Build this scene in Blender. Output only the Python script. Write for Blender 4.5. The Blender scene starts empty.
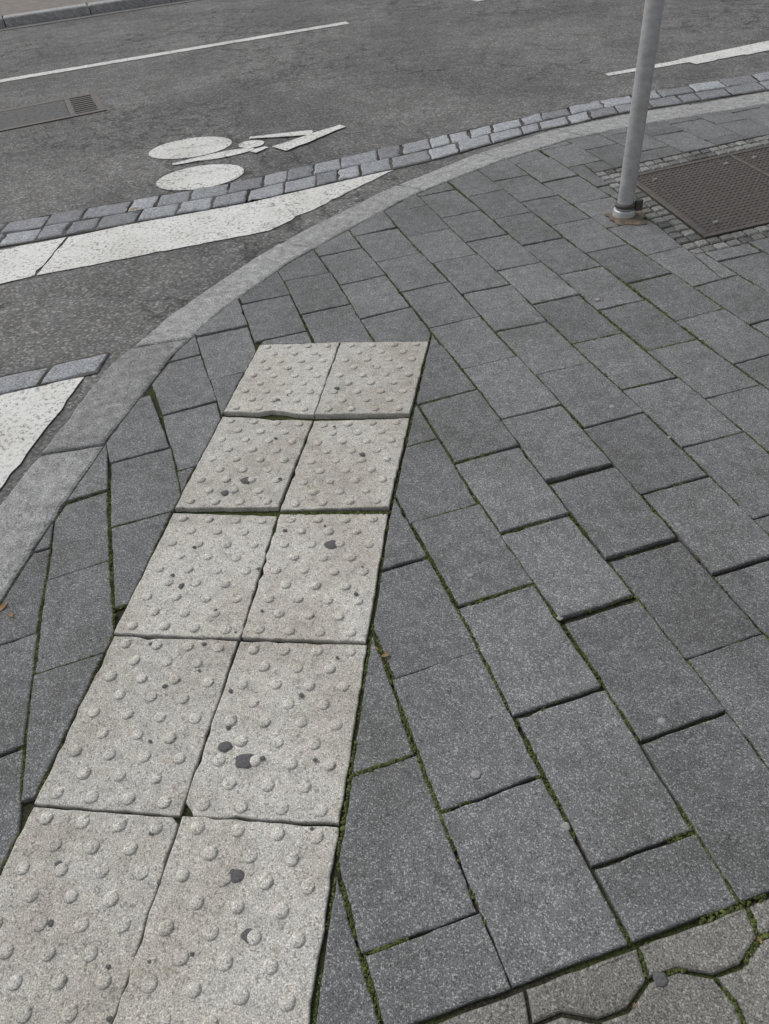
import bpy, math, random
from mathutils import Matrix, Vector, noise
random.seed(7)
scene=bpy.context.scene
COL=scene.collection
ROAD_Z=-0.03
# ------------------------------------------------------------------ helpers
def clip(poly,p,n):
    out=[];L=len(poly)
    for i in range(L):
        a=poly[i];b=poly[(i+1)%L]
        da=(a[0]-p[0])*n[0]+(a[1]-p[1])*n[1]; db=(b[0]-p[0])*n[0]+(b[1]-p[1])*n[1]
        if da>=0: out.append(a)
        if (da>=0)!=(db>=0):
            t=da/(da-db); out.append((a[0]+(b[0]-a[0])*t,a[1]+(b[1]-a[1])*t))
    return out
def area(p):
    return 0.5*sum(p[i][0]*p[(i+1)%len(p)][1]-p[(i+1)%len(p)][0]*p[i][1] for i in range(len(p))) if len(p)>2 else 0
def inset(poly,d):
    out=list(poly);L=len(poly)
    for i in range(L):
        a=poly[i];b=poly[(i+1)%L];ex,ey=b[0]-a[0],b[1]-a[1];l=math.hypot(ex,ey)
        if l<1e-5: continue
        n=(-ey/l,ex/l)
        out=clip(out,(a[0]+n[0]*d,a[1]+n[1]*d),n)
        if len(out)<3:return []
    return out
def edge_n(a,b):
    ex,ey=b[0]-a[0],b[1]-a[1];l=math.hypot(ex,ey);return (-ey/l,ex/l)
def subtract(poly,edges):
    inter=poly
    for a,b in edges:
        inter=clip(inter,a,edge_n(a,b))
        if len(inter)<3:return [poly]
    if area(inter)<2e-5:return [poly]
    out=[];rem=poly
    for a,b in edges:
        n=edge_n(a,b)
        o=clip(rem,a,(-n[0],-n[1]))
        if area(o)>4e-4: out.append(o)
        rem=clip(rem,a,n)
    return out
class MB:
    def __init__(s): s.v=[];s.f=[];s.t=[];s.sm=[]
    def face(s,idx,tone,sm=False): s.f.append(idx);s.t.append(tone);s.sm.append(sm)
    def build(s,name,mat,parent=None):
        me=bpy.data.meshes.new(name);me.from_pydata(s.v,[],s.f)
        at=me.attributes.new('tone','FLOAT','FACE');at.data.foreach_set('value',s.t)
        me.polygons.foreach_set('use_smooth',s.sm)
        me.update()
        o=bpy.data.objects.new(name,me);COL.objects.link(o);me.materials.append(mat)
        if parent:o.parent=parent
        return o
def clean(poly,eps=0.004):
    out=[]
    for p in poly:
        if not out or math.hypot(p[0]-out[-1][0],p[1]-out[-1][1])>eps: out.append(p)
    if len(out)>1 and math.hypot(out[0][0]-out[-1][0],out[0][1]-out[-1][1])<=eps: out.pop()
    return out
def subdiv_loop(poly,seg,jit):
    out=[]
    L=len(poly)
    for i in range(L):
        a=poly[i];b=poly[(i+1)%L];l=math.hypot(b[0]-a[0],b[1]-a[1]);n=max(1,int(l/seg))
        nx,ny=-(b[1]-a[1])/l,(b[0]-a[0])/l
        for k in range(n):
            t=k/n
            j=random.gauss(0,jit) if k else random.uniform(0,jit)
            if jit and k and random.random()<.035: j+=jit*3.5      # small chips
            out.append((a[0]+(b[0]-a[0])*t+nx*j,a[1]+(b[1]-a[1])*t+ny*j))
    return out
def offset_loop(loop,d):
    out=[];L=len(loop)
    for i in range(L):
        p=loop[i-1];q=loop[i];r=loop[(i+1)%L]
        n1=edge_n(p,q);n2=edge_n(q,r)
        mx,my=n1[0]+n2[0],n1[1]+n2[1];l=math.hypot(mx,my)
        if l<.3: out.append(q);continue
        mx/=l;my/=l;cs=max(.5,mx*n1[0]+my*n1[1])
        out.append((q[0]+mx*d/cs,q[1]+my*d/cs))
    return out
def stone(mb,poly,zf,profile,seg=.035,jit=.0007,tone=.5,zj=0):
    poly=clean(poly)
    if len(poly)<3 or area(poly)<1e-4:return
    loop=subdiv_loop(poly,seg,jit);n=len(loop);base=[]
    for ins,dz in profile:
        lp=offset_loop(loop,ins) if ins>0 else loop
        st=len(mb.v)
        for (x,y) in lp:
            mb.v.append((x,y,zf(x,y)+dz+(random.gauss(0,zj) if zj and dz>-.02 else 0)))
        base.append(st)
    for k in range(len(base)-1):
        a=base[k];b=base[k+1]
        for i in range(n):
            j=(i+1)%n
            mb.face((a+i,a+j,b+j,b+i),tone,False)
    mb.face(tuple(base[-1]+i for i in range(n)),tone)
def plane_z(cx,cy,z0,tx,ty):
    return lambda x,y:z0+(x-cx)*tx+(y-cy)*ty
def cen(p): return (sum(q[0] for q in p)/len(p),sum(q[1] for q in p)/len(p))
def R(x,y,z=ROAD_Z):
    k=(1.4-z)/1.4
    return (x*k,y*k)
def lerp(a,b,t): return (a[0]+(b[0]-a[0])*t,a[1]+(b[1]-a[1])*t)
# ------------------------------------------------------------------ materials
class N:
    def __init__(s,name):
        s.m=bpy.data.materials.new(name);s.m.use_nodes=True;s.t=s.m.node_tree
        s.b=s.t.nodes['Principled BSDF'];s.dim='2D'
        o=s.t.nodes.new('ShaderNodeTexCoord').outputs['Object']
        # fold height into x/y so vertical faces carry texture as well
        sx=s.t.nodes.new('ShaderNodeSeparateXYZ');s.t.links.new(o,sx.inputs[0])
        cx=s.t.nodes.new('ShaderNodeCombineXYZ')
        for i in (0,1):
            ad=s.t.nodes.new('ShaderNodeMath');ad.operation='MULTIPLY_ADD'
            s.t.links.new(sx.outputs[2],ad.inputs[0]);ad.inputs[1].default_value=.8+.15*i;s.t.links.new(sx.outputs[i],ad.inputs[2])
            s.t.links.new(ad.outputs[0],cx.inputs[i])
        s.t.links.new(sx.outputs[2],cx.inputs[2])
        s.co=cx.outputs[0]
    def L(s,a,b): s.t.links.new(a,b)
    def node(s,typ,**k):
        n=s.t.nodes.new(typ)
        for a,b in k.items(): setattr(n,a,b)
        return n
    def noise(s,scale,detail=2,rough=.5,vec=None,dist=0):
        n=s.node('ShaderNodeTexNoise',noise_dimensions=s.dim);n.inputs['Scale'].default_value=scale;n.inputs['Detail'].default_value=detail;n.inputs['Roughness'].default_value=rough;n.inputs['Distortion'].default_value=dist
        s.L(vec or s.co,n.inputs['Vector']);return n.outputs['Fac']
    def voron(s,scale,feature='F1',vec=None):
        n=s.node('ShaderNodeTexVoronoi',feature=feature,voronoi_dimensions=s.dim);n.inputs['Scale'].default_value=scale
        s.L(vec or s.co,n.inputs['Vector']);return n
    def ramp(s,src,stops):
        n=s.node('ShaderNodeValToRGB');s.L(src,n.inputs[0]);e=n.color_ramp.elements
        while len(e)<len(stops): e.new(.5)
        for i,(p,cv) in enumerate(stops):
            e[i].position=p
            e[i].color=(cv,cv,cv,1) if isinstance(cv,(int,float)) else (*cv,1)
        return n.outputs[0]
    def mr(s,src,a,b,c=0,d=1):
        n=s.node('ShaderNodeMapRange');s.L(src,n.inputs[0])
        for i,v in enumerate((a,b,c,d)): n.inputs[i+1].default_value=v
        return n.outputs[0]
    def mix(s,fac,a,b,mode='MIX'):
        n=s.node('ShaderNodeMix',data_type='RGBA',blend_type=mode)
        for sock,v in ((n.inputs[0],fac),(n.inputs[6],a),(n.inputs[7],b)):
            if hasattr(v,'links'): s.L(v,sock)
            elif isinstance(v,(int,float)): sock.default_value=v
            else: sock.default_value=(*v,1)
        return n.outputs[2]
    def math(s,op,a,b=None):
        n=s.node('ShaderNodeMath',operation=op)
        for i,v in enumerate((a,b)):
            if v is None: continue
            if hasattr(v,'links'): s.L(v,n.inputs[i])
            else: n.inputs[i].default_value=v
        return n.outputs[0]
    def grey(s,t):
        cc=s.node('ShaderNodeCombineColor')
        for i in range(3): s.L(t,cc.inputs[i])
        return cc.outputs[0]
    def attr(s): 
        n=s.node('ShaderNodeAttribute');n.attribute_name='tone';return n.outputs['Fac']
    def bump(s,h,strength=.3,dist=.002):
        n=s.node('ShaderNodeBump');n.inputs['Strength'].default_value=strength;n.inputs['Distance'].default_value=dist
        s.L(h,n.inputs['Height']);s.L(n.outputs[0],s.b.inputs['Normal'])
    def fin(s,col,rough=.85,spec=.3):
        if hasattr(col,'links'): s.L(col,s.b.inputs['Base Color'])
        else: s.b.inputs['Base Color'].default_value=(*col,1)
        s.b.inputs['Roughness'].default_value=rough;s.b.inputs['Specular IOR Level'].default_value=spec
        return s.m
def stone_mat(name,base,fleck,fleck_amt=.25,dark=.5,sc=230,tone_rng=(.8,1.2),stain=.25,bump=.35,stain_col=(.55,.54,.5),blotch=0,dirt=0):
    n=N(name)
    g=n.noise(sc*1.4,1,.8)
    c=n.mix(n.mr(g,.32,.68),tuple(b*dark for b in base),tuple(b*(2-dark) for b in base))
    v=n.voron(sc)
    sp=n.node('ShaderNodeSeparateColor');n.L(v.outputs['Color'],sp.inputs[0])
    m=n.math('MULTIPLY',n.mr(sp.outputs[0],1-fleck_amt,1-fleck_amt*.5),n.mr(v.outputs['Distance'],.6,.3))
    c=n.mix(m,c,fleck)
    c=n.mix(n.mr(sp.outputs[1],.84,.94,0,.55),c,tuple(b*.3 for b in base))
    big=n.noise(3.1,4,.66)
    c=n.mix(n.mr(big,.42,.70,0,stain),c,stain_col,'MULTIPLY')
    med=n.noise(24,3,.7)
    if dirt:
        c=n.mix(n.mr(med,.58,.72,0,dirt),c,(.55,.51,.45),'MULTIPLY')
    t=n.math('MULTIPLY',n.mr(n.attr(),0,1,*tone_rng),n.mr(med,.32,.7,.84-blotch,1.12))
    c=n.mix(1.0,c,n.grey(t),'MULTIPLY')
    n.bump(n.math('ADD',g,n.math('MULTIPLY',med,.6)),bump,.002)
    return n.fin(c,.9,.2)
M_paver=stone_mat('grey_granite_concrete',(.146,.148,.151),(.33,.333,.333),.28,.52,300,(.84,1.18),.45)
M_tile=stone_mat('tactile_concrete',(.455,.440,.405),(.69,.675,.64),.2,.62,270,(.84,1.10),.55,.4,(.64,.60,.53),.03,.6)
M_kerb=stone_mat('kerb_granite',(.30,.302,.30),(.50,.50,.49),.2,.6,210,(.62,1.2),.35,.5,(.6,.6,.57),.14)
M_sett=stone_mat('sett_granite',(.24,.252,.268),(.42,.43,.43),.2,.7,150,(.55,1.35),.2)
M_inter=stone_mat('interlocking_concrete',(.185,.180,.165),(.36,.35,.32),.2,.5,260,(.85,1.15),.45,dirt=.3)
M_mosaic=stone_mat('mosaic_granite',(.20,.20,.195),(.38,.38,.36),.2,.6,200,(.45,1.25),.3)
def asphalt(name='asphalt',paint=False):
    n=N(name)
    sp=n.node('ShaderNodeSeparateColor');n.L(n.voron(105).outputs['Color'],sp.inputs[0])
    c=n.ramp(sp.outputs[0],[(0,(.07,.069,.067)),(.55,(.155,.152,.148)),(.85,(.25,.245,.235)),(1,(.46,.45,.43))])
    g=n.noise(260,1,.7)
    c=n.mix(.4,c,n.ramp(g,[(.3,.06),(.7,.28)]))
    big=n.noise(.9,5,.68)
    c=n.mix(n.mr(big,.36,.62,0,.75),c,(.58,.58,.59),'MULTIPLY')
    med=n.noise(7,4,.78)
    c=n.mix(n.mr(med,.38,.62,0,.6),c,(.66,.66,.64),'MULTIPLY')
    wob=n.node('ShaderNodeTexNoise',noise_dimensions='2D');wob.inputs['Scale'].default_value=5;wob.inputs['Detail'].default_value=4;wob.inputs['Roughness'].default_value=.65;n.L(n.co,wob.inputs['Vector'])
    vm=n.node('ShaderNodeVectorMath',operation='MULTIPLY_ADD');n.L(wob.outputs['Color'],vm.inputs[0]);vm.inputs[1].default_value=(.35,.35,0);n.L(n.co,vm.inputs[2])
    d=n.voron(1.3,'DISTANCE_TO_EDGE',vm.outputs[0]).outputs['Distance']
    d2=n.voron(5,'DISTANCE_TO_EDGE',vm.outputs[0]).outputs['Distance']
    cr=n.mr(d,.002,.022,1,0); cr2=n.mr(d2,.01,.07,1,0)
    mk=n.noise(.6,2,.5)
    m1=n.mr(mk,.44,.50); m2=n.mr(mk,.53,.58)
    crk=n.math('MAXIMUM',n.math('MULTIPLY',cr,m1),n.math('MULTIPLY',cr2,m2))
    crk=n.math('MULTIPLY',crk,n.mr(med,.35,.55,.35,1))
    c=n.mix(n.math('MULTIPLY',crk,.8),c,(.03,.029,.028))
    if paint:
        w=n.mix(n.mr(g,.3,.7),(.54,.54,.52),(.71,.71,.685))
        w=n.mix(n.mr(n.noise(2.2,5,.65),.4,.7,0,.5),w,(.66,.65,.61),'MULTIPLY')
        wear=n.math('ADD',n.mr(n.noise(55,4,.75),.52,.62,0,.85),n.math('MULTIPLY',crk,.4))
        wear=n.math('MINIMUM',n.math('MULTIPLY',wear,n.mr(med,.35,.6,.3,1)),1.0)
        c=n.mix(wear,w,c)
    n.bump(n.math('ADD',sp.outputs[0],g),.5 if not paint else .3,.003)
    return n.fin(c,.9 if not paint else .75,.2)
M_asph=asphalt(); M_paint=asphalt('worn_road_paint',True)
def bed_mat(name,green):
    n=N(name)
    g=n.noise(180,3,.7)
    c=n.ramp(g,[(.3,(.014,.013,.011)),(.7,(.06,.055,.045))])
    if green:
        gr=n.ramp(g,[(.3,(.022,.030,.010)),(.7,(.08,.10,.033))])
        c=n.mix(n.mr(n.noise(2.3,4,.6),.42,.6,.1,.9),c,gr)
    else:
        c=n.mix(n.mr(n.noise(4,3,.6),.4,.6,0,1),c,(.11,.105,.095))
    n.bump(g,.8,.004);return n.fin(c,1,.1)
M_bed=bed_mat('joint_soil',True);M_bed2=bed_mat('gutter_mortar',False)
def simple(name,a,b,sc,rough=.9,spec=.2,metal=0,bump=.2,tone=False,dim='2D'):
    n=N(name);n.dim=dim;g=n.noise(sc,3,.65)
    c=n.mix(n.mr(g,.3,.7),a,b)
    if tone: c=n.mix(1.0,c,n.grey(n.mr(n.attr(),0,1,.6,1.4)),'MULTIPLY')
    if bump: n.bump(g,bump,.002)
    m=n.fin(c,rough,spec);n.b.inputs['Metallic'].default_value=metal;return m
M_moss=simple('moss',(.042,.055,.017),(.105,.125,.043),60,1,.1,0,0,tone=True)
M_ground=simple('ground_soil',(.06,.06,.055),(.11,.105,.095),3)
M_gum_d=simple('old_dark_gum',(.075,.075,.077),(.13,.13,.132),200,.9,.1)
M_gum_l=simple('old_light_gum',(.22,.22,.215),(.30,.30,.29),200,.9,.1)
M_iron=simple('weathered_cast_iron',(.055,.047,.042),(.095,.082,.072),40,.6,.4,.2,tone=True)
M_galv=simple('galvanised_steel',(.33,.335,.34),(.46,.465,.47),25,.5,.4,.35,.05,dim='3D')
M_leaf=simple('dry_leaf',(.14,.085,.04),(.27,.19,.08),50,.8,tone=True)
M_rust=simple('rusty_dirt',(.085,.068,.05),(.17,.145,.11),35,.95,bump=.6)
M_farpave=simple('far_pavement',(.15,.135,.12),(.21,.19,.17),8,.9)
M_panel=simple('drain_panel_concrete',(.075,.075,.075),(.13,.13,.128),30,.9)
# ------------------------------------------------------------------ layout (metres)
kin=[(-1.17,.2),(-1.125,.55),(-1.035,1.2),(-.97,1.56),(-.875,2.0),(-.73,2.52),(-.58,2.83),(-.32,3.21),(-.11,3.45),(.33,3.91),(.83,4.27),(1.27,4.51),(1.80,4.66),(2.6,4.82),(6.0,5.42)]
kout=[(-1.42,.2),(-1.38,.55),(-1.28,1.2),(-1.20,1.5),(-1.085,1.98),(-.975,2.47),(-.80,2.84),(-.50,3.28),(-.28,3.56),(.19,4.03),(.70,4.42),(1.14,4.68),(1.72,4.88),(2.56,5.04),(5.97,5.64)]
def sheet(name,pts,z,mat):
    me=bpy.data.meshes.new(name);me.from_pydata([(x,y,z) for x,y in pts],[],[tuple(range(len(pts)))])
    me.update()
    if me.polygons[0].normal.z<0: me.flip_normals()
    me.update();o=bpy.data.objects.new(name,me);COL.objects.link(o);me.materials.append(mat);return o
sheet('ground',[(-300,-300),(300,-300),(300,300),(-300,300)],-.12,M_ground)
dr=(math.cos(math.radians(20)),math.sin(math.radians(20)))
nr=(-dr[1],dr[0])
fk=(-3.9,10.65)
far=lambda t,o:(fk[0]+dr[0]*t+nr[0]*o,fk[1]+dr[1]*t+nr[1]*o)
sheet('road',[(-60,-40),(60,-40),far(60,.0),far(-60,.0)],ROAD_Z,M_asph)
sheet('pavement_bed',kin+[(8,5.4),(8,-6),(-1.6,-6)],-.011,M_bed)
mb=MB()
for i in range(-12,40):
    a=i*1.0;t=random.random()
    stone(mb,[far(a+.005,0.0),far(a+.995,0.0),far(a+.995,.22),far(a+.005,.22)],lambda x,y:.07,[(0,-.2),(0,-.012),(.012,0)],.5,.001,.7+.4*t)
mb.build('far_kerb',M_kerb)
sheet('far_pavement',[far(-40,.22),far(60,.22),far(60,30),far(-40,30)],.066,M_farpave)
mb=MB()
stone(mb,[far(-14,-.18),far(40,-.18),far(40,-.01),far(-14,-.01)],lambda x,y:ROAD_Z+.006,[(0,-.02),(0,0)],2,0,.5)
mb.build('far_gutter_strip',M_mosaic)
# kerb stones --------------------------------------------------------------
mb=MB()
def kp(line,t):
    i=min(int(t),len(line)-2);return lerp(line[i],line[i+1],t-i)
cuts=[(0,1,.45),(1,3.95,.60),(3.95,5.35,.32),(5.35,7.6,.80),(7.6,9.1,.68),(9.1,10.1,.85),(10.1,11.2,.72),(11.2,12.5,.8),(12.5,13.1,.75),(13.1,13.4,.85),(13.4,13.7,.75),(13.7,14,.8)]
for a,b,t in cuts:
    g=.006
    ts=[a+g]+[k for k in range(int(a)+1,int(math.ceil(b))) ]+[b-g]
    inn=[kp(kin,q) for q in ts];outt=[kp(kout,q) for q in ts]
    poly=[(p[0]-.004,p[1]+.002) for p in inn]+outt[::-1]
    c0=cen(poly)
    stone(mb,poly,plane_z(c0[0],c0[1],random.uniform(-.002,.002),random.uniform(-.008,.008),random.uniform(-.006,.006)),[(0,-.15),(0,-.010),(.003,-.004),(.011,0)],.04,.0022,t)
mb.build('granite_kerb',M_kerb)
# setts gutter ---------------------------------------------------------------
mb=MB()
up=[R(*p) for p in [(-6,3.0),(-3.6,3.58),(-1.88,4.05),(-.62,4.34),(.43,4.74),(1.65,5.20),(2.87,5.46),(6.2,6.05)]]
lo=[R(*p) for p in [(-6,2.7),(-3.5,3.26),(-1.80,3.73),(-.55,4.01),(.53,4.41),(1.13,4.71),(1.70,4.90),(6.17,5.69)]]
def resample(line):
    ls=[0]
    for i in range(len(line)-1): ls.append(ls[-1]+math.dist(line[i],line[i+1]))
    def at(s):
        s=max(0,min(s,ls[-1]-1e-6))
        for i in range(len(line)-1):
            if s<=ls[i+1]: return lerp(line[i],line[i+1],(s-ls[i])/(ls[i+1]-ls[i]))
    return at,ls[-1]
ua,ul=resample(up);la,ll=resample(lo)
SP=[(0,-.05),(.001,-.009),(.006,-.003),(.018,0)]
for row in range(2):
    s=0
    while s<1:
        w=random.uniform(.014,.0195) if random.random()>.25 else random.uniform(.010,.013)
        s2=min(1,s+w)
        g=.0003
        v0,v1=(0.0,.495) if row==0 else (.505,1.0)
        q=[lerp(la(ll*(s+g)),ua(ul*(s+g)),v0),lerp(la(ll*(s2-g)),ua(ul*(s2-g)),v0),lerp(la(ll*(s2-g)),ua(ul*(s2-g)),v1),lerp(la(ll*(s+g)),ua(ul*(s+g)),v1)]
        q=[(x+random.uniform(-.004,.004),y+random.uniform(-.004,.004)) for x,y in q]
        c0=cen(q)
        stone(mb,q,plane_z(c0[0],c0[1],ROAD_Z+.010+random.uniform(-.002,.003),random.uniform(-.025,.025),random.uniform(-.025,.025)),SP,.04,.003,random.choice([.3,.45,.5,.6,.75,.95]))
        s=s2
a0=R(-3.0,2.02);a1=R(-.985,2.56);b0=R(-3.0,1.86);b1=R(-1.0,2.43)
s=0
while s<1:
    s2=min(1,s+random.uniform(.07,.11))
    q=[lerp(b0,b1,s+.002),lerp(b0,b1,s2-.002),lerp(a0,a1,s2-.002),lerp(a0,a1,s+.002)]
    c0=cen(q)
    stone(mb,q,plane_z(c0[0],c0[1],ROAD_Z+.010,0.02*random.uniform(-1,1),.02*random.uniform(-1,1)),SP,.04,.003,random.choice([.7,.8,.95]))
    s=s2
mb.build('cobblestone_gutter',M_sett)
sheet('gutter_joint_bed',[(p[0],p[1]-.01) for p in lo]+[(p[0],p[1]+.01) for p in up[::-1]],ROAD_Z+.004,M_bed2)
sheet('crossing_joint_bed',[(b0[0],b0[1]-.01),(b1[0],b1[1]-.01),(a1[0],a1[1]+.01),(a0[0],a0[1]+.01)],ROAD_Z+.004,M_bed2)
# road paint -----------------------------------------------------------------
def paint(name,polys,z=ROAD_Z+.004):
    mb=MB()
    for k,p in enumerate(polys):
        if area(p)<0:p=p[::-1]
        lp=subdiv_loop(clean(p),.05,.003)
        st=len(mb.v);mb.v+=[(x,y,z+k*.0007) for x,y in lp];mb.face(tuple(range(st,st+len(lp))),.5)
    return mb.build(name,M_paint)
P=lambda *a:[R(*p) for p in a]
paint('crossing_marking',[P((-1.445,3.775),(.24,4.285),(-.42,3.60),(-1.485,3.345)),P((-1.455,3.775),(-1.495,3.345),(-1.64,3.29),(-3.6,2.72),(-3.9,3.10),(-1.78,3.69)),
  P((-1.045,2.40),(-1.34,2.33),(-2.6,2.02),(-2.9,.3),(-1.56,.35),(-1.37,1.0),(-1.26,1.4),(-1.165,1.76))])
def bar(p,q,w,w2=None):
    w2=w if w2 is None else w2
    dx,dy=q[0]-p[0],q[1]-p[1];l=math.hypot(dx,dy);nx,ny=-dy/l/2,dx/l/2
    return [(p[0]-nx*w,p[1]-ny*w),(q[0]-nx*w2,q[1]-ny*w2),(q[0]+nx*w2,q[1]+ny*w2),(p[0]+nx*w,p[1]+ny*w)]
paint('lane_line',[bar(R(-6.5,6.36),R(.12,8.67),.13),bar(R(1.45,9.16),R(5.5,10.6),.13)])
paint('direction_marking',[bar(R(1.86,5.80),R(2.55,5.98),.07,.10),bar(R(2.48,5.93),R(3.3,6.22),.20),bar(R(2.9,6.0),R(4.6,6.6),.10)])
def ell(cx,cy,rx,ry,ang,n=28):
    ca,sa=math.cos(ang),math.sin(ang)
    return [(cx+rx*math.cos(t)*ca-ry*math.sin(t)*sa,cy+rx*math.cos(t)*sa+ry*math.sin(t)*ca) for t in [2*math.pi*i/n for i in range(n)]]
c1=R(-.99,5.07);c2=R(-.86,4.49);c3=R(-.76,4.86);c4=R(-.60,5.01)
paint('bicycle_marking',[ell(c1[0],c1[1],.27,.21,.15),ell(c2[0],c2[1],.26,.205,.2),ell(c3[0],c3[1],.20,.06,.3),ell(c4[0],c4[1],.085,.08,0),
   bar(R(-1.06,4.76),R(-.84,4.84),.04,.08),bar(R(-.58,4.84),R(-.50,4.92),.06,.04),
   bar(R(-.62,5.14),R(-.22,5.12),.05,.10),bar(R(-.42,4.85),R(-.02,5.20),.15,.07)])
# gully in the road ------------------------------------------------------------
def bil(q,u,v): return lerp(lerp(q[0],q[1],u),lerp(q[3],q[2],u),v)
gq=[R(-2.95,5.70),R(-1.76,6.20),R(-1.97,6.80),R(-3.16,6.30)]
root=bpy.data.objects.new('road_drain_cover',None);COL.objects.link(root)
mb=MB();zf=lambda x,y:ROAD_Z+.007
def sub(q,u0,u1,v0,v1): return [bil(q,u0,v0),bil(q,u1,v0),bil(q,u1,v1),bil(q,u0,v1)]
for r in [(0,1,0,.09),(0,1,.91,1),(0,.04,.095,.905),(.96,1,.095,.905),(.80,.83,.095,.905)]:
    stone(mb,sub(gq,*r),zf,[(0,-.02),(0,0)],.3,0,.4)
for i in range(8):
    v=.125+i*.098
    stone(mb,sub(gq,.835,.955,v,v+.05),zf,[(0,-.02),(0,0)],.3,0,.3)
mb.build('frame_and_bars',M_iron,root)
mb=MB();stone(mb,sub(gq,.045,.795,.10,.90),lambda x,y:ROAD_Z+.006,[(0,-.02),(0,0)],.3,0,.5);mb.build('infill_panel',M_panel,root)
# ------------------------------------------------------------------ tactile tiles
TL=[(-.405,2.51),(-.505,2.075),(-.605,1.61),(-.69,1.17),(-.77,.75),(-.85,.325),(-.93,-.11),(-1.0,-.54)]
TC=[(-.10,2.475),(-.20,2.00),(-.30,1.555),(-.375,1.12),(-.46,.695),(-.535,.30),(-.61,-.13),(-.69,-.56)]
TR=[(.225,2.415),(.115,1.955),(.01,1.51),(-.07,1.07),(-.145,.645),(-.215,.24),(-.29,-.18),(-.37,-.61)]
zrow=[(.003,.009),(-.003,.007),(-.002,.003),(-.001,.003),(.000,.003),(0,.003),(0,.0)]
mb=MB();TILEP=[(0,-.06),(0,-.003),(.001,-.001),(.003,0)]
for i in range(7):
    for cidx,(A_,B_) in enumerate(((TL,TC),(TC,TR))):
        q=[A_[i+1],B_[i+1],B_[i],A_[i]]
        q=inset(q,.0025)
        if len(q)!=4: continue
        wob=lambda:random.uniform(-.003,.003)
        q=[(x+wob(),y+wob()) for x,y in q]
        if i==0: q=[lerp(q[0],q[3],.012),lerp(q[1],q[2],.015),q[2],q[3]]
        if i==1: q=[lerp(q[0],q[3],.01),lerp(q[1],q[2],.04),lerp(q[2],q[1],.005),lerp(q[3],q[0],.012)]
        zf_,zn_=zrow[i]; zf_+=random.uniform(-.0015,.0015); zn_+=random.uniform(-.0015,.0015)
        side=random.uniform(-.004,.004)
        nm=lerp(q[0],q[1],.5);fm=lerp(q[3],q[2],.5);L=math.dist(nm,fm);dx,dy=(fm[0]-nm[0])/L,(fm[1]-nm[1])/L
        def zz(x,y,nm=nm,dx=dx,dy=dy,L=L,zn_=zn_,zf_=zf_,side=side):
            t=((x-nm[0])*dx+(y-nm[1])*dy)/L; s_=((x-nm[0])*dy-(y-nm[1])*dx)/.3
            return zn_+(zf_-zn_)*t+side*s_
        poly=list(q)
        if i==3 and cidx==1: poly=[lerp(q[0],q[3],.065),lerp(lerp(q[0],q[3],.03),q[1],.055),lerp(q[0],q[1],.08)]+q[1:]
        if i==4 and cidx==0: poly=q[:2]+[lerp(q[2],q[1],.03),lerp(q[2],q[3],.05)]+[q[3]]
        if i==0 and cidx==0: poly=[q[0],lerp(q[0],q[1],.40),lerp(lerp(q[0],q[1],.5),q[2],.03),lerp(lerp(q[0],q[1],.68),q[2],.025),lerp(q[0],q[1],.8)]+q[1:]
        if i==1 and cidx==0: poly=q[:2]+[q[2],lerp(q[2],q[3],.25),lerp(lerp(q[2],q[3],.4),q[0],.02),lerp(q[2],q[3],.6),q[3]]
        tone=random.uniform(.25,.75)
        stone(mb,poly,zz,TILEP,.022,.0012,tone)
        rows=9
        for r in range(rows):
            v=(r+.5)/rows
            cols=4 if r%2==0 else 3
            for k in range(cols):
                u=(.125+.25*k) if cols==4 else (.25+.25*k)
                p=bil(q,u,v)
                if i==0 and cidx==0 and r==0 and k==2: continue
                p=(p[0]+random.gauss(0,.0012),p[1]+random.gauss(0,.0012))
                rad=.0140*random.uniform(.92,1.05);hh=.0060*random.uniform(.65,1.1);z0=zz(*p)
                st=len(mb.v);NS=16
                rings=[(1.0,-.05),(.93,.42),(.80,.74),(.58,.92),(.3,.99)]
                for rr,hz in rings:
                    for a in range(NS):
                        t=2*math.pi*a/NS
                        mb.v.append((p[0]+rad*rr*math.cos(t),p[1]+rad*rr*math.sin(t),z0+hh*hz))
                mb.v.append((p[0],p[1],z0+hh));dt=min(1.5,tone+random.uniform(.2,1.0))
                nr_=len(rings)
                for ri in range(nr_-1):
                    for a in range(NS):
                        b=(a+1)%NS
                        mb.face((st+ri*NS+a,st+ri*NS+b,st+(ri+1)*NS+b,st+(ri+1)*NS+a),dt if ri else tone-.2,ri>0)
                for a in range(NS): mb.face((st+(nr_-1)*NS+a,st+(nr_-1)*NS+(a+1)%NS,st+nr_*NS),dt,True)
mb.build('tactile_paving',M_tile)
# ------------------------------------------------------------------ pavers
O=(.141,1.1465);A=(.2047,.0517);B=(.0793,-.3139)
cover=[(1.50,3.06),(2.78,3.40),(2.62,4.22),(1.40,3.86)]
CW=1.30;CH=.82
du=.13/CW;dv=.13/CH
ringq=[bil(cover,-du,-dv),bil(cover,1+du,-dv),bil(cover,1+du,1+dv),bil(cover,-du,1+dv)]
ring_edges=[(ringq[3],ringq[0]),(ringq[1],ringq[2]),(ringq[2],ringq[3]),(ringq[0],ringq[1])]
bl=((-.06,.305),(.59,.45))
bn=edge_n(*bl)
joints=[]
mb=MB()
PROF=[(0,-.07),(0,-.004),(.001,-.0015),(.0035,0)]
special={(1,-1):(0,.011,.004,.020),(2,-1):(0,.009,.003,.014),(1,-2):(0,.005,.002,.008),(0,0):(0,.004,.0,.006),(2,-2):(0,.006,.002,.008),(3,-1):(0,.005,.001,.006),(0,2):(0,.003,.001,.0)}
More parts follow.
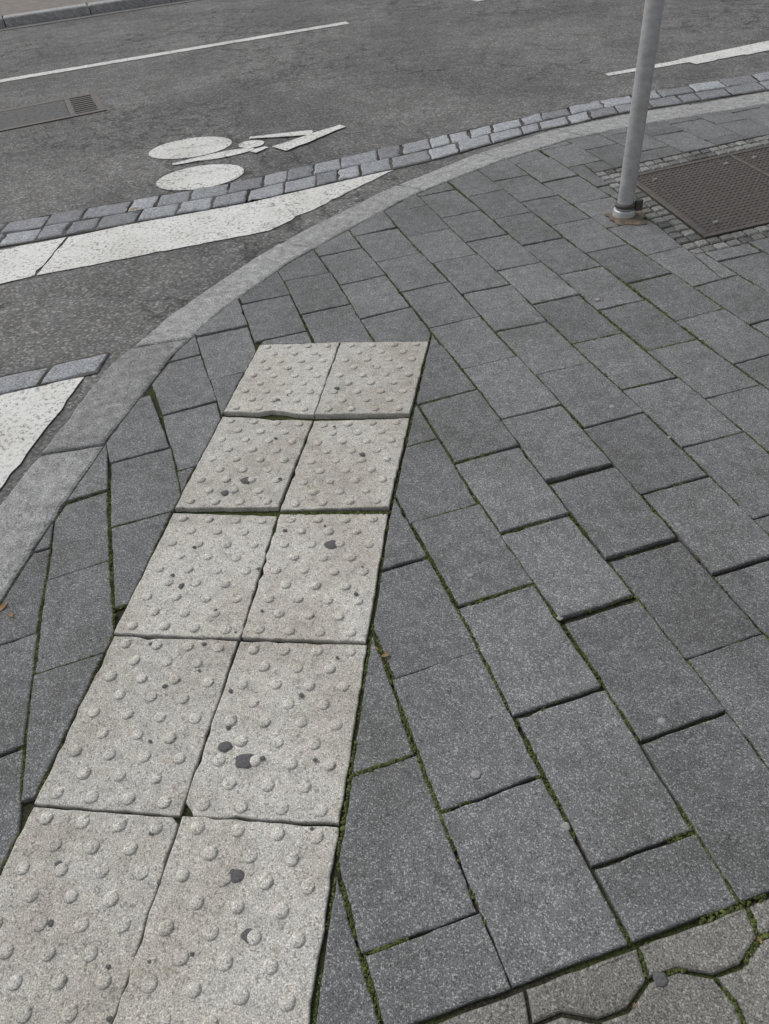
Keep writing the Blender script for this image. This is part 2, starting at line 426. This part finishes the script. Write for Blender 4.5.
def edge_shift(x,y):
    # the slabs beside the kerb were laid a little narrower
    if x>-.45 or y>2.4: return 0
    f=min(1,(-.45-x)/.15)*min(1,(2.4-y)/.4)
    return f*(.055+max(0,-.86-x)*.28)
for ci in range(-10,26):
    off=0 if ci%2==0 else .42
    for r in range(-16,6):
        k=r+off
        q=[]
        for (du_,dv_) in ((0,1),(1,1),(1,0),(0,0)):
            x=O[0]+(ci+du_)*A[0]+(k+dv_)*B[0];y=O[1]+(ci+du_)*A[1]+(k+dv_)*B[1]
            nx_=noise.noise(Vector((x*1.3,y*1.3,0)))*.02;ny_=noise.noise(Vector((x*1.3,y*1.3,5)))*.02
            q.append((x+nx_+edge_shift(x,y),y+ny_))
        cx,cy=cen(q)
        if cx<-1.6 or cy<.1 or cx>5.2 or cy>6: continue
        rot=random.gauss(0,.008);sx,sy=random.gauss(0,.0016),random.gauss(0,.0022)
        q=[(cx+sx+(x-cx)-(y-cy)*rot,cy+sy+(y-cy)+(x-cx)*rot) for x,y in q]
        sp=special.get((ci,r))
        if sp:
            q[0]=lerp(q[0],q[3],sp[1]/.32*1.2);q[1]=lerp(q[1],q[2],sp[1]/.32*1.2)
        for i in range(len(kin)-1):
            a,b=kin[i+1],kin[i]
            q=clip(q,a,edge_n(a,b)) if len(q)>2 else q
        if len(q)<3: continue
        q=clip(q,bl[0],bn)
        if len(q)<3: continue
        pieces=[q]
        for i in range(6,-1,-1):
            w1,w2=(TR[i+1][0]+.004,TR[i+1][1]),(TR[i][0]+.004,TR[i][1])
            e=[(TL[i],TL[i+1]),(w1,w2),(TR[i],TL[i]),(TL[i+1],TR[i+1])]
            pieces=[z for p in pieces for z in subtract(p,e)]
        pieces=[z for p in pieces for z in subtract(p,ring_edges)]
        tone=min(1.1,max(-.1,random.gauss(.5,.24)))
        z0=random.gauss(0,.0014);tx=random.gauss(0,.007);ty=random.gauss(0,.006)
        if sp: z0+=sp[2];ty-=sp[3]*1.2
        for p in pieces:
            p=inset(clean(p),.0028)
            if len(p)<3 or area(p)<.0012 or len(inset(p,.009))<3: continue
            stone(mb,p,plane_z(cx,cy,z0,tx,ty),PROF,.025,.0009,tone)
            for i in range(len(p)): joints.append((p[i],p[(i+1)%len(p)],0.0))
mb.build('paving_stones',M_paver)
# interlocking pavers ---------------------------------------
mb=MB()
e=(math.cos(.22),math.sin(.22));en=(-e[1],e[0])
W,Hh=.205,.112
def wl(u,v): return (-.06+e[0]*u+en[0]*v,.300+e[1]*u+en[1]*v)
for r in range(0,16):
    for k in range(-10,28):
        u0=k*W+(W/2 if r%2 else 0);v1=-.001-r*Hh+.05;v0=v1-Hh
        am=.013
        def zig(u,base): return base+am*(1 if int(round(u/(W/4)))%4 in (0,1) else -1)
        us=[u0+W*t for t in (0,.25,.5,.75,1.0)]
        q=[(us[j],zig(us[j]+1e-4,v0)) for j in range(5)]
        q+=[(u0+W+.010,(v0+v1)/2)]
        q+=[(us[j],zig(us[j]+1e-4,v1)) for j in range(4,-1,-1)]
        q+=[(u0+.010,(v0+v1)/2)]
        q=[wl(*p) for p in q]
        q=clip(q,(bl[0][0]-bn[0]*.004,bl[0][1]-bn[1]*.004),(-bn[0],-bn[1]))
        q=clip(q,TR[5],edge_n(TR[4],TR[7])) if len(q)>2 else q
        if len(q)<3 or area(q)<.001: continue
        q=offset_loop(clean(q),.0026)
        c0=cen(q)
        stone(mb,q,plane_z(c0[0],c0[1],random.gauss(-.001,.0012),random.gauss(0,.008),random.gauss(0,.008)),[(0,-.06),(0,-.006),(.002,-.002),(.006,0)],.03,.0014,random.uniform(.2,.8))
        for i in range(len(q)): joints.append((q[i],q[(i+1)%len(q)],0.0))
mb.build('interlocking_pavers',M_inter)
# ------------------------------------------------------------------ manhole cover
root=bpy.data.objects.new('manhole_cover',None);COL.objects.link(root)
mb=MB();zf=lambda x,y:-.001
fw=.03/CW;fh=.03/CH
for r in [(0,1,0,fh),(0,1,1-fh,1),(0,fw,fh+.002,1-fh-.002),(1-fw,1,fh+.002,1-fh-.002),(.485,.50,fh+.002,1-fh-.002)]:
    stone(mb,sub(cover,*r),zf,[(0,-.04),(0,-.002),(.002,0)],.4,0,.6)
mb.build('frame',M_iron,root)
mb=MB()
for (u0,u1) in ((fw+.003,.482),(.503,1-fw-.003)):
    stone(mb,sub(cover,u0,u1,fh+.004,1-fh-.004),lambda x,y:-.005,[(0,-.03),(0,0)],.4,0,.3)
    nu=int((u1-u0)*CW/.028);nv=int((1-2*fh)*CH/.028)
    for i in range(nu):
        for j in range(nv):
            ua_=u0+(u1-u0)*(i+.2)/nu;ub=u0+(u1-u0)*(i+.8)/nu
            va=fh+(1-2*fh)*(j+.2)/nv;vb=fh+(1-2*fh)*(j+.8)/nv
            stone(mb,sub(cover,ua_,ub,va,vb),lambda x,y:-.002,[(0,-.004),(.002,0)],.4,0,.3+random.random()*.4)
mb.build('lid_panels',M_iron,root)
mb=MB()
for (u,v) in ((.09,.14),(.42,.14),(.09,.86),(.42,.86),(.56,.14),(.56,.86),(.9,.14),(.9,.86)):
    stone(mb,sub(cover,u-.010,u+.010,v-.015,v+.015),lambda x,y:.0005,[(0,-.005),(.002,0)],.4,0,.6)
mb.build('lifting_points',M_mosaic,root)
mb=MB()
nu=int(CW*(1+2*du)/.058);nv=int(CH*(1+2*dv)/.058)
for i in range(nu):
    for j in range(nv):
        u0=-du+(1+2*du)*i/nu;u1=-du+(1+2*du)*(i+1)/nu;v0=-dv+(1+2*dv)*j/nv;v1=-dv+(1+2*dv)*(j+1)/nv
        if u1>.01 and u0<.99 and v1>.02 and v0<.98: continue
        q=[(x+random.uniform(-.004,.004),y+random.uniform(-.004,.004)) for x,y in sub(cover,u0,u1,v0,v1)]
        q=inset(q,.003)
        if len(q)<3: continue
        stone(mb,q,lambda x,y:-.001,[(0,-.03),(.001,-.005),(.006,0)],.03,.0015,random.random())
mb.build('mosaic_setts',M_mosaic)
# ------------------------------------------------------------------ sign pole
def lathe(name,prof,cx,cy,mat,parent,n=40):
    mb=MB()
    for (r_,z) in prof:
        for a in range(n):
            t=2*math.pi*a/n;mb.v.append((cx+r_*math.cos(t),cy+r_*math.sin(t),z))
    for i in range(len(prof)-1):
        for a in range(n):
            b=(a+1)%n;mb.face((i*n+a,i*n+b,(i+1)*n+b,(i+1)*n+a),.5,True)
    mb.face(tuple((len(prof)-1)*n+a for a in range(n)),.5)
    return mb.build(name,mat,parent)
root=bpy.data.objects.new('sign_pole',None);COL.objects.link(root)
px,py=1.235,3.36
lathe('tube',[(.036,-.2),(.036,2.9),(.034,2.905)],px,py,M_galv,root)
lathe('cap',[(.038,2.9),(.038,2.93),(.03,2.945),(.005,2.95)],px,py,M_galv,root)
lathe('base_sleeve',[(.050,-.02),(.050,.03),(.048,.035),(.037,.037)],px,py,M_galv,root)
lathe('clamp_ring',[(.044,.046),(.047,.048),(.047,.060),(.044,.062),(.037,.063)],px,py,M_iron,root)
mb=MB()
stone(mb,[(px+.040,py-.03),(px+.072,py-.026),(px+.072,py-.008),(px+.040,py-.01)],lambda x,y:.075,[(0,-.045),(0,0)],.1,0,.5)
mb.build('clamp_bolt_lug',M_iron,root)
mb=MB();lp=[]
for i in range(30):
    t=2*math.pi*i/30;r_=.080+.05*noise.noise(Vector((math.cos(t)*1.7,math.sin(t)*1.7,3)))+random.uniform(-.006,.006)
    lp.append((px+.01+r_*math.cos(t)*1.1,py-.012+r_*math.sin(t)))
mb.v=[(x,y,.002) for x,y in lp]+[(px+(x-px)*.6,py+(y-py)*.6,.008) for x,y in lp]
for i in range(30): mb.face((i,(i+1)%30,30+(i+1)%30,30+i),.5,True)
mb.face(tuple(range(30,60)),.5,True)
mb.build('dirt_patch',M_rust)
# ------------------------------------------------------------------ moss
mb=MB()
OC=[Vector(v) for v in [(1,0,0),(.5,.87,0),(-.5,.87,0),(-1,0,0),(-.5,-.87,0),(.5,-.87,0),(0,0,1)]]
def blob(x,y,z,r,tone):
    st=len(mb.v);a=random.random()*6.28;ca,sa=math.cos(a),math.sin(a);e1=random.uniform(.8,1.7)
    for v in OC:
        j=random.uniform(.7,1.3);vx,vy=v.x*e1*j,v.y*j
        mb.v.append((x+r*(vx*ca-vy*sa)+(0 if v.z<.5 else random.uniform(-.3,.3)*r),y+r*(vx*sa+vy*ca),z+r*(.6*v.z*j-(.3 if v.z<.5 else 0))))
    for i in range(6): mb.face((st+i,st+(i+1)%6,st+6),tone,False)
for a,b,_ in joints:
    l=math.dist(a,b)
    if l<.02: continue
    mx,my=(a[0]+b[0])/2,(a[1]+b[1])/2
    if math.hypot(mx,my)>4.6: continue
    step=.0024 if my<1.6 else (.0036 if my<2.6 else .006)
    n=int(l/step)
    ed=edge_n(a,b)
    along=abs((b[0]-a[0])*B[0]+(b[1]-a[1])*B[1])/l/.3238>.8
    for i in range(n):
        t=(i+random.random())/n;x,y=a[0]+(b[0]-a[0])*t,a[1]+(b[1]-a[1])*t
        m=noise.noise(Vector((x*2.1,y*2.1,9)))*.50+noise.noise(Vector((x*9,y*9,2)))*.5+noise.noise(Vector((x*45,y*45,2)))*.25
        m+=.12*(x>.1)+(.22 if along else .0)
        if m<.16: continue
        o=random.uniform(-.0012,.0038)
        r_=random.uniform(.0011,.0026)*(1+min(.6,m))*(1 if y<2 else 1.3)
        blob(x-ed[0]*o,y-ed[1]*o,random.uniform(-.006,-.0004),r_,random.random())
for i in range(700):
    t=random.random();p=lerp((TC[2][0]+.01,TC[2][1]-.002),TR[2],t);blob(p[0]+random.gauss(0,.002),p[1]+random.gauss(0,.0035)+.003,random.uniform(-.006,.001),random.uniform(.0015,.0035),random.random())
mb.build('moss',M_moss)
# ------------------------------------------------------------------ gum, leaves
def discs(name,pts,mat):
    mb=MB()
    for (x,y,r_,zz_) in pts:
        n=24;st=len(mb.v);ph=random.random()*9
        for ring,(s_,h) in enumerate(((1,-.0008),(.92,.0002),(.5,.0006))):
            for a in range(n):
                t=2*math.pi*a/n;rr=r_*s_*(1+.35*noise.noise(Vector((math.cos(t)*1.3+ph,math.sin(t)*1.3,ph))))
                mb.v.append((x+rr*math.cos(t),y+rr*math.sin(t)*.85,zz_+h))
        for k in range(2):
            for a in range(n):
                b=(a+1)%n;mb.face((st+k*n+a,st+k*n+b,st+(k+1)*n+b,st+(k+1)*n+a),.5,True)
        mb.face(tuple(st+2*n+a for a in range(n)),.5,True)
    return mb.build(name,mat)
deps=[(-.15,1.41,.018),(-.40,1.71,.016),(-.46,1.66,.012),(-.34,.80,.020),(-.385,.835,.014),(-.34,.57,.015),(-.31,.465,.012),(-.05,1.78,.009),(.37,.34,.013),(-.12,2.15,.010)]
def tile_z(x,y):
    for i in range(7):
        if TL[i+1][1]<=y<TL[i][1]:
            t=(y-TL[i+1][1])/(TL[i][1]-TL[i+1][1]);return zrow[i][1]+(zrow[i][0]-zrow[i][1])*t+.0028
    return 0
for i in range(46):
    y_=random.uniform(.35,2.4);x_=-.1+(y_-2.4)*.21+random.uniform(-.26,.27);deps.append((x_,y_,random.uniform(.003,.0065)))
discs('dark_gum_spots',[(x,y,r_,tile_z(x,y) if (x<.1 or y>1.9) else .001) for x,y,r_ in deps],M_gum_d)
lg=[(.13,.72,.010),(.28,.60,.008),(.42,1.55,.010),(.75,1.9,.009),(.9,2.6,.011),(.2,1.25,.008)]
for i in range(30): lg.append((random.uniform(0.1,2.6),random.uniform(.6,3.6),random.uniform(.004,.009)))
discs('light_gum_spots',[(x,y,r_,.0022) for x,y,r_ in lg],M_gum_l)
mb=MB()
def leaf(x,y,z,s_,ang,tone):
    st=len(mb.v);ca,sa=math.cos(ang),math.sin(ang)
    for (u,v,w) in [(-1,0,.0),(-.5,.38,.12),(.2,.45,.18),(1,0,.05),(.2,-.45,.15),(-.5,-.38,.1),(0,0,-.02)]:
        u+=random.uniform(-.1,.1)
        mb.v.append((x+s_*(u*ca-v*sa),y+s_*(u*sa+v*ca),z+s_*w+.001))
    for i in range(6): mb.face((st+i,st+(i+1)%6,st+6),tone,True)
leaf(*R(-1.15,4.02),ROAD_Z+.022,.028,.4,1.0)
leaf(-1.0,1.30,.002,.016,1.2,.7);leaf(-.97,1.27,.002,.011,2.2,.5);leaf(-.03,1.03,.002,.011,.3,.5);leaf(-.05,1.05,.002,.008,1.9,.4)
for i in range(110):
    a,b,_=random.choice(joints);p=lerp(a,b,random.random())
    if p[1]<4.5: leaf(p[0],p[1],random.uniform(-.003,.001),random.uniform(.002,.006),random.random()*6,random.random())
for i in range(70):
    t=random.uniform(1.5,9);p=lerp(kp(kin,t),kp(kout,t),random.choice([-.03,1.06]));leaf(p[0],p[1],-.004 if random.random()<.5 else ROAD_Z+.01,random.uniform(.003,.008),random.random()*6,random.random())
mb.build('fallen_leaves',M_leaf)
# ------------------------------------------------------------------ light
w=bpy.data.worlds.new('World');scene.world=w;w.use_nodes=True;nt=w.node_tree
bg=nt.nodes['Background'];sky=nt.nodes.new('ShaderNodeTexSky');sky.sky_type='NISHITA';sky.sun_disc=False
sky.sun_elevation=math.radians(50);sky.sun_rotation=math.radians(-50);sky.dust_density=3
hs=nt.nodes.new('ShaderNodeHueSaturation');hs.inputs['Saturation'].default_value=.22
nt.links.new(sky.outputs[0],hs.inputs['Color']);nt.links.new(hs.outputs[0],bg.inputs[0]);bg.inputs[1].default_value=.15
sd=bpy.data.lights.new('sun','SUN');sd.energy=1.25;sd.angle=math.radians(25);sd.color=(1,.975,.94)
so=bpy.data.objects.new('sun',sd);COL.objects.link(so)
el=math.radians(50);az=math.radians(-50)
dv_=Vector((math.sin(az)*math.cos(el),math.cos(az)*math.cos(el),math.sin(el)))
so.rotation_euler=dv_.to_track_quat('Z','Y').to_euler()
# ------------------------------------------------------------------ camera
th=math.radians(42.7);s_=.0995;c_=math.sqrt(1-s_*s_)
R0=Vector((1,0,0));U0=Vector((0,math.sin(th),math.cos(th)));F=Vector((0,math.cos(th),-math.sin(th)))
Rr=c_*R0-s_*U0;Uu=s_*R0+c_*U0
cd=bpy.data.cameras.new('camera');cam=bpy.data.objects.new('camera',cd);COL.objects.link(cam)
m=Matrix((Rr,Uu,-F)).transposed().to_4x4();m.translation=Vector((0,0,1.4));cam.matrix_world=m
cd.sensor_fit='VERTICAL';cd.sensor_height=36;cd.lens=36*740/1024;cd.clip_end=1000;cd.clip_start=.05
scene.camera=cam
scene.view_settings.view_transform='Standard';scene.view_settings.look='None';scene.view_settings.exposure=0
